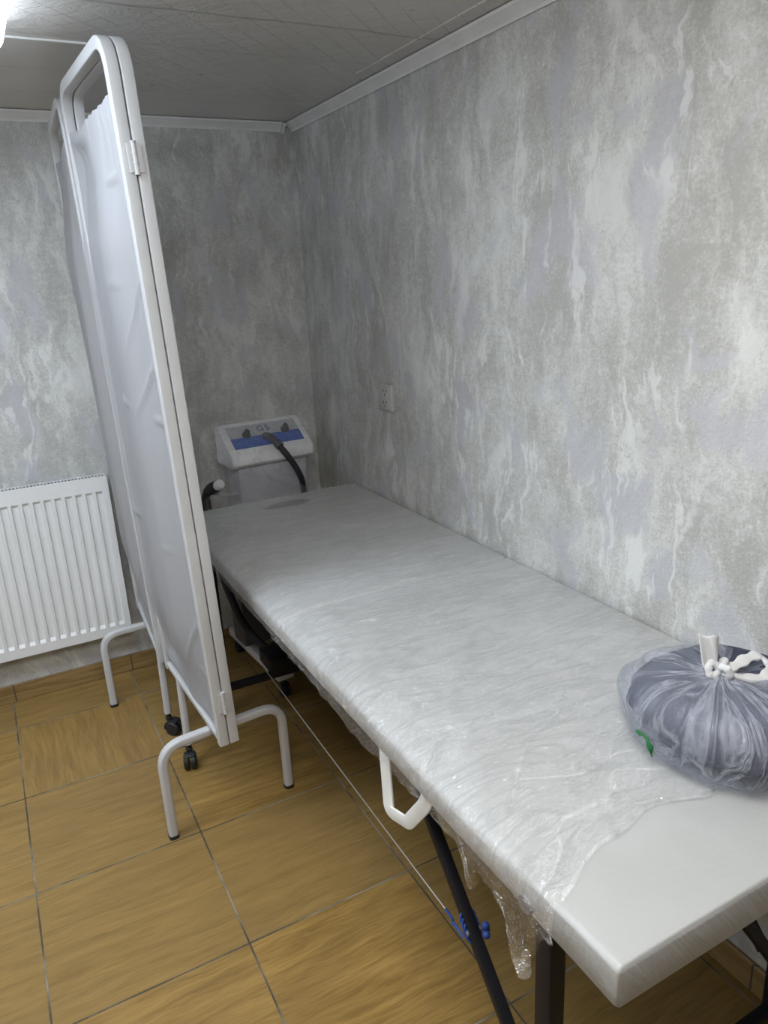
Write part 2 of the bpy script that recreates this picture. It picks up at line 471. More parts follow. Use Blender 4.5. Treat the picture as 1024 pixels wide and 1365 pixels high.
# narrow strip where the patterned ceiling covering meets the plain boards
bm = bmesh.new(); box(bm, (-1.75, -.774, ZC-.004), (-.80, -.766, ZC+.001), .001, 1)
structure('trim_4', bm, 'trim', smooth=False)
bm = bmesh.new(); box(bm, (-.086, YN, ZC-.003), (-.078, -.70, ZC+.001), .001, 1)
structure('trim_5', bm, 'ceiling', smooth=False)

# ------------------------------------------------------------------ radiator
RX0, RX1, RZ0, RZ1, RYF = -2.02, -.845, .200, .806, -.076
def radiator():
    t = thing('radiator', 'white ribbed panel radiator under the back wall, left of the folding screen', 'radiator', ((RX0+RX1)/2, -.04, RZ0))
    pitch = .0344
    # heightfield front: flat border, recessed vertical channels with closed ends
    xs = []
    n = int((RX1 - RX0 - .03) / pitch); x0 = RX1 - .016 - n * pitch
    prof = [(.0, 0), (.0046, 0), (.0078, 1), (.0266, 1), (.0298, 0)]
    cols = [(RX0, 0), (x0 - .002, 0)]
    for k in range(n):
        for dx, d in prof: cols.append((x0 + k * pitch + dx, d))
    cols += [(RX1 - .010, 0), (RX1, 0)]
    zr = [(RZ0, 0), (RZ0+.034, 0), (RZ0+.046, 1), (RZ1-.060, 1), (RZ1-.050, 0), (RZ1, 0)]
    bm = bmesh.new()
    grid(bm, [[V((x, RYF + .0075 * dz * dx, z)) for x, dx in cols] for z, dz in zr])
    # turned edges of the sheet
    box(bm, (RX0, RYF, RZ1-.0005), (RX1, RYF+.014, RZ1+.002), .0008, 1)
    box(bm, (RX0, RYF+.0003, RZ0-.003), (RX1, RYF+.012, RZ0+.0008), .0008, 1)
    link_bm('front_panel', bm, 'enamel', t, angle=30)
    bm = bmesh.new(); box(bm, (RX0, -.0155, RZ0), (RX1, -.0135, RZ1-.014), .002, 2)
    link_bm('back_panel', bm, 'enamel', t)
    for sx in (RX0, RX1 - .002):
        bm = bmesh.new(); box(bm, (sx, RYF+.003, RZ0+.01), (sx+.002, -.012, RZ1))
        link_bm('side_panel', bm, 'enamel', t, smooth=False)
    # pierced top grille: crossbars with open slots between
    bm = bmesh.new(); k = RX0 + .004
    while k < RX1 - .006:
        box(bm, (k, -.060, RZ1-.004), (k+.0038, -.014, RZ1-.001)); k += .0112
    box(bm, (RX0, -.0625, RZ1-.004), (RX1, -.056, RZ1-.0008)); box(bm, (RX0, -.0155, RZ1-.004), (RX1, -.012, RZ1-.0008))
    link_bm('top_grille', bm, 'enamel', t, smooth=False)
    bm = bmesh.new(); box(bm, (RX0+.003, -.062, RZ0+.03), (RX1-.003, -.016, RZ1-.0065))  # dark block stands in for the shade below the grille slots
    link_bm('shade_core', bm, 'dark', t, smooth=False)
    for x in (RX0 + .25, RX1 - .25):
        bm = bmesh.new(); box(bm, (x, -.0128, RZ0+.06), (x+.04, -.0005, RZ1-.06), .002, 1)
        link_bm('wall_bracket', bm, 'enamel', t, smooth=False)
radiator()

# ------------------------------------------------------------------ folding screen
class Panel:
    """local frame of one screen panel: h along its width, u up, n to the right"""
    def __init__(s, o, hd, lx, ly, W, H):
        s.o = V(o); s.W, s.H = W, H
        u = V((lx, ly, 1)); h = V((math.sin(hd), math.cos(hd), 0)); h -= u * (h.dot(u) / u.dot(u))
        s.h = h.normalized(); s.u = u.normalized(); s.n = s.h.cross(s.u).normalized()
    def p(s, a, b, c=0.0): return s.o + s.h * a + s.u * b + s.n * c
T = .025
scr = thing('folding_screen', 'white tubular folding medical screen with white cloth panels, standing left of the couch', 'folding screen', (-.83, -.65, 0))

def build_panel(P, seed, frill=True):
    e = T / 2
    bm = bmesh.new()
    # inverted U of square tube, then a bottom rail between the posts
    path = rounded([P.p(e, 0, e), P.p(e, P.H - e, e), P.p(P.W - e, P.H - e, e), P.p(P.W - e, 0, e)], .072, 9)
    sweep(bm, path, prof_rrect(T, T, .0028, 3), side=P.n)
    sweep(bm, [P.p(T - .003, e + .001, e), P.p(P.W - T + .003, e + .001, e)], prof_rrect(T * .86, T * .86, .006, 3), side=P.n)
    fr = link_bm('panel_frame', bm, 'frame', scr)
    zt, zb = P.H - .128, .055
    for z in (zt, zb):
        bm = bmesh.new(); cyl(bm, P.p(T * .6, z, e), P.p(P.W - T * .6, z, e), .0045, 10)
        link_bm('curtain_rod', bm, 'frame', fr)
    # cloth: gathered on both rods, soft pleats and packing creases between
    rnd = random.Random(seed); ph = [rnd.uniform(0, 6.28) for _ in range(6)]
    bm = bmesh.new(); rows = []; nu, nv = 130, 150
    tops = zt + .020
    for j in range(nv + 1):
        v = j / nv; z = zb - .010 + (tops - zb + .010) * v
        top = math.exp(-((tops - z) / .10) ** 2); bot = math.exp(-((z - zb) / .12) ** 2)
        row = []
        for i in range(nu + 1):
            a = i / nu
            # below the top rod the cloth swells outwards and laps over the far post
            sw = min(1, max(0, (zt - .03 - z) / .26)); sw = sw * sw * (3 - 2 * sw)
            lo = min(1, max(0, (z - zb - .02) / .22)); sw *= lo * lo * (3 - 2 * lo)
            hpos = T + .001 + (P.W - 2 * T - .002 + sw * (T - .002)) * a
            ed = min(1, a / .06, (1 - a) / .06 + sw * .3)
            pa = min(1, a / .30); pa = pa * pa * (3 - 2 * pa)
            d = .0045 * math.sin(2*PI*(1.25*a + .10*math.sin(3*v+ph[2])) + ph[0]) + .002 * math.sin(2*PI*3.1*a + ph[1] + 1.2*v)
            d += .0060 * math.tanh(14 * (a - .56 - .10*(1-v))) * min(1, ed)
            d *= min(1, ed)
            d += .0032 * top * math.sin(2*PI*10*a + ph[3] + 1.1*math.sin(9*a)) - .0055 * top * min(1, a / .05) + .0012 * bot * math.sin(2*PI*9*a + ph[4])
            if z > zt: d += .0016 * math.sin(2*PI*23*a + ph[5])
            cr = 0
            for zc in (.18, .52, .86, 1.15, 1.36):
                cr += math.exp(-((z - zc - .010*math.sin(6*a+zc*5)) / .0045) ** 2) * max(0, math.sin(3.3*a*PI + zc*9))
            # diagonal drag lines falling from the near post
            for zc, k in ((1.12, 1.0), (.95, .8), (.30, 1.1)):
                q = (z - zc) + .55 * (a - .1) * k
                cr += .8 * math.exp(-(q / .010) ** 2) * max(0, 1 - a / .55)
            d -= .0085 * cr * min(1, ed) * (1 - top)
            d += .012 * (mnoise.noise(V((a*1.6+seed, v*2.2, .3)))) * min(1, ed) * (1 - .6*top)
            d = max(-.0118, min(.0118, d)) - .0225 * sw * pa
            wg = max(math.exp(-((z - zt) / .022) ** 2), math.exp(-((z - zb) / .022) ** 2))
            d = d * (1 - wg) + wg * min(d, -.0058)
            dz = 0
            if z > zt: dz = .0016 * math.sin(2*PI*11*a + ph[3]) * (z - zt) / .02
            dz -= .014 * (1 - (2*a-1)**2) * top * .6
            row.append(P.p(hpos, z + dz, e + d))
        rows.append(row)
    grid(bm, rows)
    link_bm('curtain', bm, 'cloth', fr, angle=180)
    return fr

PA = Panel((-.802, -1.132, .295), -.052, -.028, -.003, .519, 1.627)
PB = Panel(PA.p(0, 0, .0275), -.052, -.028, -.003, .519, 1.627)
PC = Panel((-.8395, -.578, .292), .046, -.0215, -.006, .492, 1.627)
build_panel(PA, 3); build_panel(PB, 11); build_panel(PC, 19)

def hinge(Q, a, z, half=.030):
    bm = bmesh.new(); c = Q.p(a, z, T + .00125)
    back = -Q.h
    c = c + back * .003
    cyl(bm, c - Q.u * half, c + Q.u * half, .0052, 12)
    for k in (-half, -half*.33, half*.33, half): cyl(bm, c + Q.u*(k-.0012), c + Q.u*(k+.0012), .0062, 12)
    for sgn in (-1, 1):
        m = c + Q.n * sgn * .0085
        pts = [m + Q.u * (half*.9), m - Q.u * (half*.9)]
        sweep(bm, pts, prof_rrect(.014, .0022, .0009, 2), side=Q.n)
    return link_bm('hinge', bm, 'frame', scr)
hinge(PA, 0, 1.395); hinge(PA, 0, .125)
def hinge_far(za, zc):
    bm = bmesh.new()
    a = PA.p(PA.W + .002, za, T * .4); c = PC.p(-.002, zc, T * .6)
    m = (a + c) / 2
    cyl(bm, m - PA.u * .030, m + PA.u * .030, .0055, 12)
    for q in (a, c):
        sweep(bm, [(q + m) / 2 - PA.u * .026, (q + m) / 2 + PA.u * .026], prof_rrect(abs((q - m).length) + .004, .003, .001, 2), side=(q - m))
    return link_bm('hinge', bm, 'frame', scr)
hinge_far(.10, .10); hinge_far(1.40, 1.40)

def foot(a, b, zbar, r=.065):
    a, b = V(a), V(b); up = V((0, 0, zbar)); e = V((0, 0, .004))
    bm = bmesh.new()
    path = rounded([a + e, a + up, b + up, b + e], r, 9)
    d = (b - a).normalized(); side = V((-d.y, d.x, 0))
    sweep(bm, path, prof_rrect(.0255, .0245, .0075, 4), side=side)
    f = link_bm('foot', bm, 'frame', scr)
    for q in (a, b):
        bm = bmesh.new(); sweep(bm, [q, q + V((0, 0, .010))], prof_rrect(.0285, .0275, .009, 4), side=side)
        link_bm('rubber_cap', bm, 'rubber', f)
    return f
foot((-.938, -1.032, 0), (-.588, -1.000, 0), .2815)
foot((-.968, -.238, 0), (-.622, -.230, 0), .2795)

def caster(P, a, head, small):
    top = P.p(a, .012, T / 2); x, y = top.x - .004, top.y
    bm = bmesh.new()
    sweep(bm, [V((top.x, top.y, top.z)), V((x, y, .078))], prof_rrect(.0235, .0235, .008, 4), side=P.n)
    leg = link_bm('caster_leg', bm, 'frame', scr)
    bm = bmesh.new()
    cyl(bm, (x, y, .080), (x, y, .060), .0075, 12)
    d = V((math.sin(head), -math.cos(head), 0)); ax = V((-d.y, d.x, 0)); c = V((x, y, .0255)) + d * .017
    for sg in (-1, 1):
        sweep(bm, [c + ax*sg*.003, c + ax*sg*.006, c + ax*sg*.015, c + ax*sg*.019], prof_circle(.0253, 26), scale=[.9, 1, 1, .86])
        cyl(bm, c + ax*sg*.019, c + ax*sg*.0205, .008, 14)
    # hood over the twin wheels
    arc = [c + V((0, 0, .0275 * math.sin(t))) - d * (.0275 * math.cos(t)) for t in [math.radians(k) for k in range(-10, 126, 15)]]
    sweep(bm, arc, prof_rrect(.034, .004, .0015, 2), side=ax)
    box(bm, (x-.010, y-.010, .052), (x+.010, y+.010, .064), .003, 2)
    link_bm('caster_wheel', bm, 'rubber', leg)
caster(PA, .395, -.25, False)
caster(PC, .055, .75, True)

# ------------------------------------------------------------------ treatment couch
BX0, BX1, BYN, BYF, BZ, BT, BYS = -.668, -.006, -2.368, -.362, .700, .062, -1.298
bed = thing('massage_couch', 'long white padded folding couch wrapped in clear film, along the right wall', 'massage couch', (-.335, -1.36, 0))

def shoulder(x, y):
    k = min(1, max(0, (y - BYN - .02) / .25)); d = max(0, 1 - (x - BX0) / .085)
    return -.019 * d * d * k
def cushion(y0, y1, seed, e0=1.0, e1=1.0):
    bm = bmesh.new()
    nx, ny = 40, int(abs(y1 - y0) / .02)
    r = .009
    # top and sides as a closed cushion: rings of cross-section in x-z swept in y
    def sect(inset, drop):
        pts = []
        x0, x1 = BX0 + inset, BX1 - inset; zt, zb = BZ - drop, BZ - BT
        for k in range(6):
            t = math.radians(180 - 90 * k / 5); pts.append((x0 + r + r*math.cos(t), zt - r + r*math.sin(t)))
        for k in range(1, nx): pts.append((x0 + r + (x1 - x0 - 2*r) * k / nx, zt))
        for k in range(6):
            t = math.radians(90 - 90 * k / 5); pts.append((x1 - r + r*math.cos(t), zt - r + r*math.sin(t)))
        pts += [(x1, zb + .004), (x1 - .004, zb), (x0 + .004, zb), (x0, zb + .004)]
        return pts
    stations = [(y0, .003, .003*e0), (y0 + .0012*e0, .0010, .0010*e0), (y0 + .003*e0, .0003, .0003*e0), (y0 + .006*e0, 0, 0)]
    stations += [(y0 + .018 + (y1 - y0 - .036) * k / ny, 0, 0) for k in range(0, ny + 1)]
    stations += [(y1 - .006*e1, 0, 0), (y1 - .003*e1, .0003, .0003*e1), (y1 - .0012*e1, .0010, .0010*e1), (y1, .003, .003*e1)]
    rings = []
    for y, i, d in stations:
        ring = []
        for x, z in sect(i, d):
            dz = 0
            if z > BZ - .02:
                dz = .0022 * mnoise.noise(V((x*4+seed, y*4, 0))) + .0012 * mnoise.noise(V((x*9, y*15+seed, 1)))
            dx = .0012 * mnoise.noise(V((z*30, y*9, seed))) if z < BZ - .012 else 0
            if z > BZ - BT + .02: dz += shoulder(x, y)
            ring.append(bm.verts.new((x + dx, y, z + dz)))
        rings.append(ring)
    m = len(rings[0])
    for A, B in zip(rings, rings[1:]):
        for j in range(m): bm.faces.new((A[j], A[(j+1) % m], B[(j+1) % m], B[j]))
    bm.faces.new(rings[0]); bm.faces.new(list(reversed(rings[-1])))
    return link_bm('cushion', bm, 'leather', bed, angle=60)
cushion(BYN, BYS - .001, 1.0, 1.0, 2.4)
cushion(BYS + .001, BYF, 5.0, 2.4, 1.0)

def film():
    """clear stretch film: over the top, down the left side, torn and hanging below it"""
    off = .0022
    hang = [(-2.30, 0), (-2.262, .004), (-2.245, .012), (-2.226, .042), (-2.205, .098), (-2.190, .134), (-2.176, .120), (-2.155, .075),
            (-2.128, .052), (-2.098, .030), (-2.080, .050), (-2.068, .098), (-2.058, .090), (-2.048, .022), (-2.00, .014), (-1.93, .012),
            (-1.85, .020), (-1.79, .030), (-1.735, .048), (-1.69, .054), (-1.65, .044), (-1.61, .036), (-1.56, .026), (-1.50, .020), (-1.42, .014),
            (-1.36, .020), (-1.325, .026), (-1.30, .010), (-1.285, .000), (-.36, .0)]
    edge = [(-.70, -2.262), (-.672, -2.264), (-.636, -2.258), (-.59, -2.234), (-.554, -2.222), (-.504, -2.219), (-.448, -2.202), (-.40, -2.212), (-.36, -2.23), (-.28, -2.225), (-.15, -2.25), (0, -2.26)]
    r = .0145; x0, zt = BX0 - off, BZ + off
    sec = []   # (x, z, kind)
    N = 64
    for k in range(N + 1): sec.append(('top', BX1 - .012 + (x0 + r - BX1 + .012) * k / N))
    for k in range(1, 9): sec.append(('arc', k / 8))
    for k in range(1, 9): sec.append(('side', k / 8))
    for k in range(1, 13): sec.append(('hang', k / 12))
    NY = 620
    bm = bmesh.new(); rows = []
    for i in range(NY + 1):
        s = i / NY; row = []
        for kind, q in sec:
            if kind == 'top': x, z = q, zt
            elif kind == 'arc':
                t = math.radians(90 + 90 * q); x, z = x0 + r + r*math.cos(t), zt - r + r*math.sin(t)
            elif kind == 'side': x, z = x0, zt - r + (BZ - BT - zt + r) * q
            else: x, z = x0, BZ - BT
            ye = lerp_tab(edge, x) + .006 * mnoise.noise(V((x*30, 0, 4)))
            y = BYF + .002 + (ye - BYF - .002) * s
            dz = dx = 0
            n1 = mnoise.noise(V((x*14, y*20, 3.0))); n2 = mnoise.noise(V((x*45, y*60, 8.0)))
            wr = .0009 * max(0, n1) + .0006 * max(0, n2)
            dist = y - ye
            if kind in ('top', 'arc'):
                dz = wr + shoulder(x, y) - .0028 * math.exp(-((y + 1.300) / .010) ** 2)
                if x < BX0 + .11: dz += .0024 * abs(mnoise.noise(V((x*52, y*64, 6.0)))) * (1 - (x - BX0) / .11) * min(1, max(0, (-.9 - y) / .3))
                wob = .010 * math.sin(x*31) + .006 * math.sin(x*67)
                for dd, hh, ww in ((.006, .0035, .006), (.052 + wob, .0042, .007), (.085 - wob*1.5, .0025, .006), (.16+wob*2.2, .0022, .007)):
                    dz += hh * math.exp(-((dist - dd) / ww) ** 2) * (.55 + .45 * math.sin(x*23 + dd*80))
                if y > -.62: dz += .012 * math.exp(-(((x+.315)/.06)**2 + ((y+.44)/.03)**2)) * (.7 + .5*n2)
            if kind == 'side':
                dz = shoulder(x, y) * max(0, 1 - q * 1.4)
                if y < -1.29: dx = -.003 * abs(mnoise.noise(V((z*22, y*26, 1.0)))) - .0012 * abs(n2)
                else: dx = -.0006 * abs(n2)
                if y < -1.25: dx -= .0022 * abs(mnoise.noise(V((y*70, z*60, 3.0)))) * (1 - q * .4)
            if kind == 'hang':
                hv = lerp_tab(hang, y) * (1 + .10 * mnoise.noise(V((y*90, 0, 0))))
                z -= hv * q
                dx = (-.004 + .020 * q * q * (hv / .05 if hv < .05 else 1.0)) + .010 * q * mnoise.noise(V((y*34, q*1.5, 2)))
                if hv > .07: dx += .012 * math.sin(q*5.0) * (hv - .07) / .05
                y += .006 * q * mnoise.noise(V((y*25, q*3, 5)))
            row.append(V((x + dx, y, z + dz)))
        rows.append(row)
    grid(bm, rows)
    return link_bm('plastic_film', bm, 'film', bed, angle=180)
film()
# rolled torn edge of the film and two loose folds behind it
def fold_strip(pts, w):
    bm = bmesh.new(); P = smooth_path([(x, y, BZ + .0045 + .0015 * mnoise.noise(V((x*30, y*30, 2)))) for x, y in pts], 7)
    sweep(bm, P, prof_rrect(w, .0030, .0013, 2), side=(.55, -.8, .1), scale=[.55 + .6 * abs(mnoise.noise(V((k*.21, w*900, 1)))) for k in range(len(P))])
    link_bm('film_fold', bm, 'film', bed, angle=180)
fold_strip([(-.655, -2.262), (-.636, -2.256), (-.59, -2.233), (-.554, -2.221), (-.504, -2.218), (-.448, -2.202), (-.40, -2.213), (-.36, -2.228), (-.30, -2.226)], .010)
fold_strip([(-.652, -2.235), (-.61, -2.205), (-.575, -2.165), (-.53, -2.160), (-.47, -2.158), (-.43, -2.120), (-.37, -2.150)], .008)
fold_strip([(-.56, -2.06), (-.50, -2.09), (-.46, -2.10), (-.40, -2.09), (-.36, -2.10)], .007)
fold_strip([(-.61, -2.10), (-.55, -2.04), (-.49, -1.99), (-.44, -1.97)], .006)
# knotted twist of film at the longest rag
bm = bmesh.new()
sweep(bm, smooth_path([(-.655, -2.192, .545), (-.654, -2.190, .515), (-.652, -2.185, .502), (-.648, -2.172, .495), (-.646, -2.160, .498)], 6), prof_circle(.009, 10),
      scale=[.6 + .45 * math.sin(PI * k / 24) + .12 * math.sin(k * 2.1) for k in range(25)])
link_bm('film_twist', bm, 'wrap', bed)

bm = bmesh.new(); box(bm, (-.640, -2.33, .618), (-.030, -1.31, .6375), .003, 1); link_bm('base_board', bm, 'dark_box', bed, smooth=False)
bm = bmesh.new(); box(bm, (-.640, -1.285, .618), (-.030, -.40, .6375), .003, 1); link_bm('base_board', bm, 'dark_box', bed, smooth=False)
bm = bmesh.new(); cyl(bm, (BX0 - .0045, -2.209, .652), (BX0 + .002, -2.209, .652), .0125, 22); cyl(bm, (BX0 - .0055, -2.209, .655), (BX0 - .004, -2.209, .655), .0055, 18)
link_bm('grommet', bm, 'steel', bed)

def tube(name, pts, w, d, mat='black', side=(1, 0, 0), parent=bed):
    bm = bmesh.new(); sweep(bm, pts, prof_rrect(w, d, min(w, d) * .18, 2), side=side); return link_bm(name, bm, mat, parent)
# legs: uprights near both ends, splayed struts towards the middle, cross bars
for x in (-.622, -.070):
    tube('leg', [(x, -2.205, .625), (x, -2.205, .008)], .030, .034)
    tube('strut', [(-.612 if x < -.3 else x, -1.782, .620), (-.612 if x < -.3 else x, -2.172, .195)], .020, .020)
    tube('leg', [(x, -.505, .625), (x, -.505, .008)], .030, .034)
for x in (-.622, -.070):
    for y in (-2.205, -.505):
        bm = bmesh.new(); box(bm, (x-.018, y-.020, 0), (x+.018, y+.020, .020), .004, 2); link_bm('foot_cap', bm, 'rubber', bed)
for x in (-.400, -.070): tube('strut', [(x, -.797, .262), (x, -1.06, .620)], .018, .018)
tube('crossbar', [(-.690, -.795, .262), (-.010, -.800, .262)], .022, .022, side=(0, 1, 0))
tube('crossbar', [(-.622, -2.205, .085), (-.070, -2.205, .085)], .024, .024, side=(0, 1, 0))
tube('brace', [(-.365, -2.205, .610), (-.078, -2.205, .196)], .020, .022, side=(0, 1, 0))
bm = bmesh.new(); box(bm, (-.548, -.815, .268), (-.300, -.700, .318), .008, 2); link_bm('bracket', bm, 'black', bed)
# tension cable with blue twine at the near strut
bm = bmesh.new(); cyl(bm, (-.600, -.905, .362), (-.612, -1.925, .352), .0016, 8); link_bm('cable', bm, 'wire', bed)
bm = bmesh.new()
sp = V((-.612, -1.985, .398))
for k in range(4):
    c = sp + V((0, -.006*k, -.0065*k)); pts = [c + V((.0145*math.cos(t), .010*math.sin(t)*.7, .0135*math.sin(t)*.8)) for t in [2*PI*j/16 for j in range(16)]]
    sweep(bm, pts, prof_circle(.0022, 8), closed=True)
sweep(bm, smooth_path([(-.612, -1.915, .353), (-.618, -1.945, .362), (-.630, -1.965, .378), (-.634, -1.985, .388), (-.632, -2.002, .380)], 5), prof_circle(.0026, 8))
for q in ((-.600, -2.020, .405), (-.604, -2.028, .395), (-.596, -2.016, .393)):
    bmesh.ops.create_icosphere(bm, subdivisions=2, radius=.007, matrix=Matrix.Translation(q))
link_bm('twine_tie', bm, 'bluetie', bed)
bm = bmesh.new(); cyl(bm, (-.626, -2.000, .382), (-.598, -2.000, .382), .005, 12); link_bm('bolt', bm, 'steel', bed)

# carrying strap sewn to the side of the couch
bm = bmesh.new()
path = rounded([(-.655, -1.790, .640), (-.660, -1.806, .510), (-.658, -1.872, .530), (-.655, -1.928, .605), (-.652, -1.940, .640)], .012, 5)
sweep(bm, path, prof_rrect(.005, .027, .002, 2), side=(1, .25, 0))
link_bm('carry_strap', bm, 'webbing', bed)

# ------------------------------------------------------------------ G5 machine
mac = thing('massage_machine', 'white and blue G5 machine wrapped in film, in the corner behind the couch', 'massage machine', (-.285, -.19, 0))
yaw = Matrix.Translation((-.285, -.19, 0)) @ Matrix.Rotation(math.radians(4.5), 4, 'Z')
def mp(x, y, z): return yaw @ V((x, y, z))
def console():
    W = .163
    # side profile (y towards the viewer is negative): sloped face, rounded lip, undercut
    prof = [(.085, .935), (.060, .942), (.045, .940), (-.058, .862), (-.076, .848), (-.082, .832), (-.080, .815), (-.068, .803), (-.045, .798), (.085, .798)]
    bm = bmesh.new(); rings = []
    for x, k in ((-W, .90), (-W + .004, .965), (-W + .012, 1.0), (W - .012, 1.0), (W - .004, .965), (W, .90)):
        cy, cz = 0.0, .865
        rings.append([bm.verts.new(mp(x, cy + (y - cy) * k, cz + (z - cz) * k)) for y, z in prof])
    m = len(prof)
    for A, B in zip(rings, rings[1:]):
        for j in range(m): bm.faces.new((A[j], A[(j+1) % m], B[(j+1) % m], B[j]))
    bm.faces.new(rings[0]); bm.faces.new(list(reversed(rings[-1])))
    head = link_bm('console_housing', bm, 'white_plastic', mac, angle=35)
    a, b = V((0, .045, .940)), V((0, -.058, .862)); d = (b - a); L = d.length; d.normalize(); nn = V((0, d.z, -d.y)); nn = -nn if nn.z < 0 else nn
    def face(x, t, h=0.0): q = a + d * (L * t) + nn * h; return mp(x, q.y, q.z)
    def plate(name, x0, x1, t0, t1, h, mat, par):
        bm = bmesh.new()
        A = [bm.verts.new(face(x, t, h)) for x, t in ((x0, t0), (x1, t0), (x1, t1), (x0, t1))]
        B = [bm.verts.new(face(x, t, -.001)) for x, t in ((x0, t0), (x1, t0), (x1, t1), (x0, t1))]
        bm.faces.new(A); bm.faces.new(list(reversed(B)))
        for j in range(4): bm.faces.new((A[j], A[(j+1) % 4], B[(j+1) % 4], B[j]))
        return link_bm(name, bm, mat, par, smooth=False)
    plate('control_panel', -.138, .138, .09, .93, .0012, 'grey_panel', head)
    plate('blue_stripe', -.138, .138, .53, .93, .0018, 'blue', head)
    for kx in (-.073, .082):
        bm = bmesh.new(); c = face(kx, .47, .001); ax = (face(0, .5, 1) - face(0, .5, 0)).normalized()
        sweep(bm, [c, c + ax*.005, c + ax*.006, c + ax*.022, c + ax*.025], prof_circle(.0155, 20), scale=[1.05, 1.05, .78, .68, .55])
        sweep(bm, [c + ax*.012 - (mp(1,0,0)-mp(0,0,0))*0, c + ax*.027], prof_rrect(.005, .022, .001, 2), side=mp(1,0,0)-mp(0,0,0))
        link_bm('knob', bm, 'rubber', head)
    # printed lettering
    cu = bpy.data.curves.new('lettering', 'FONT'); cu.body = 'G5'; cu.size = .040; cu.align_x = 'CENTER'; cu.align_y = 'CENTER'; cu.extrude = .0003
    cu.space_character = 1.15
    tmp = bpy.data.objects.new('tmp_text', cu); COL.objects.link(tmp)
    dg = bpy.context.evaluated_depsgraph_get(); me = bpy.data.meshes.new_from_object(tmp.evaluated_get(dg))
    bpy.data.objects.remove(tmp); bpy.data.curves.remove(cu)
    xa = (mp(1, 0, 0) - mp(0, 0, 0)).normalized(); za = (face(0, .5, 1) - face(0, .5, 0)).normalized(); ya = za.cross(xa)
    R = Matrix((xa, ya, za)).transposed().to_4x4(); R.translation = face(.002, .30, .0018)
    me.transform(R); me.materials.clear(); me.materials.append(M['ink'])
    o = bpy.data.objects.new('lettering', me); COL.objects.link(o); o.parent = head
    o.matrix_parent_inverse = world_of(head).inverted()
    # black flexible drive shaft coming out of the panel and dropping to the right
    s = face(-.006, .60, .002)
    bm = bmesh.new()
    p0 = s; p1 = s + V((.006, -.030, .004)); p2 = s + V((.024, -.062, -.022))
    sweep(bm, smooth_path([p0, p1, p2], 6), prof_circle(.0125, 14), scale=[1.1]*3 + [1.0]*10)
    cyl(bm, p2 - (p2-p1).normalized()*.004, p2 + (p2-p1).normalized()*.016, .0150, 16)
    link_bm('hose_collar', bm, 'dark_box', mac)
    bm = bmesh.new(); q = smooth_path([p2, p2 + V((.030, -.022, -.050)), p2 + V((.066, -.020, -.118)), p2 + V((.088, .004, -.190)), p2 + V((.095, .05, -.30)), p2 + V((.06, .06, -.42))], 9)
    sweep(bm, q, prof_circle(.0110, 14), scale=[1 + .05 * (k % 2) for k in range(len(q))])
    link_bm('drive_hose', bm, 'rubber', mac)
console()
bm = bmesh.new(); box(bm, (-.135, -.055, .42), (.140, .075, .800), .012, 3, yaw); link_bm('cabinet', bm, 'grey_body', mac)
bm = bmesh.new(); box(bm, (-.045, -.02, .09), (.035, .045, .43), .006, 2, yaw); link_bm('column', bm, 'white_plastic', mac)
# base: two runners, a cross piece and castors
bm = bmesh.new()
box(bm, (-.185, -.34, .075), (-.120, .130, .110), .006, 2, yaw); box(bm, (.120, -.34, .075), (.185, .130, .110), .006, 2, yaw)
box(bm, (-.185, -.05, .080), (.185, .05, .112), .006, 2, yaw)
link_bm('stand_base', bm, 'white_plastic', mac)
for x in (-.152, .152):
    for y in (-.315, .105):
        bm = bmesh.new(); c = mp(x, y, .026)
        for sg in (-1, 1): sweep(bm, [c + V((sg*.003, 0, 0)), c + V((sg*.015, 0, 0)), c + V((sg*.018, 0, 0))], prof_circle(.026, 22), scale=[1, 1, .85])
        cyl(bm, c + V((0, 0, .02)), c + V((0, 0, .054)), .007, 10)
        link_bm('castor', bm, 'rubber', mac)
# side tray of applicators, with the black and white one standing in its holder
bm = bmesh.new(); box(bm, (-.225, -.16, .150), (-.075, -.05, .430), .010, 2, yaw); link_bm('accessory_box', bm, 'dark_box', mac)
bm = bmesh.new()
sweep(bm, [mp(-.135, -.02, .70), mp(-.200, -.04, .71), mp(-.225, -.05, .72)], prof_rrect(.020, .012, .003, 2)); link_bm('holder_arm', bm, 'grey_body', mac)
bm = bmesh.new(); a0 = mp(-.240, -.045, .742); a1 = mp(-.222, -.105, .772)
ad = (a1 - a0).normalized()
sweep(bm, [a0 - ad*.10 - V((0,0,.06)), a0 - ad*.03, a0, a0 + ad*.035], prof_circle(.020, 18), scale=[.55, .8, 1.15, 1.0])
ap = link_bm('applicator', bm, 'rubber', mac)
bm = bmesh.new(); sweep(bm, [a0 + ad*.034, a0 + ad*.040, a0 + ad*.058, a0 + ad*.064], prof_circle(.0175, 18), scale=[.9, 1, 1, .8]); link_bm('applicator_cap', bm, 'white_plastic', ap)
# lower hose looping over the base
bm = bmesh.new()
q = smooth_path([mp(-.26, -.03, .70), mp(-.275, -.12, .50), mp(-.255, -.24, .30), mp(-.200, -.36, .21), mp(-.120, -.42, .185), mp(-.020, -.40, .180), mp(.03, -.30, .20), mp(-.03, -.2, .20), mp(-.14, -.26, .19), mp(-.19, -.33, .20)], 10)
sweep(bm, q, prof_circle(.0135, 14)); link_bm('power_hose', bm, 'rubber', mac)
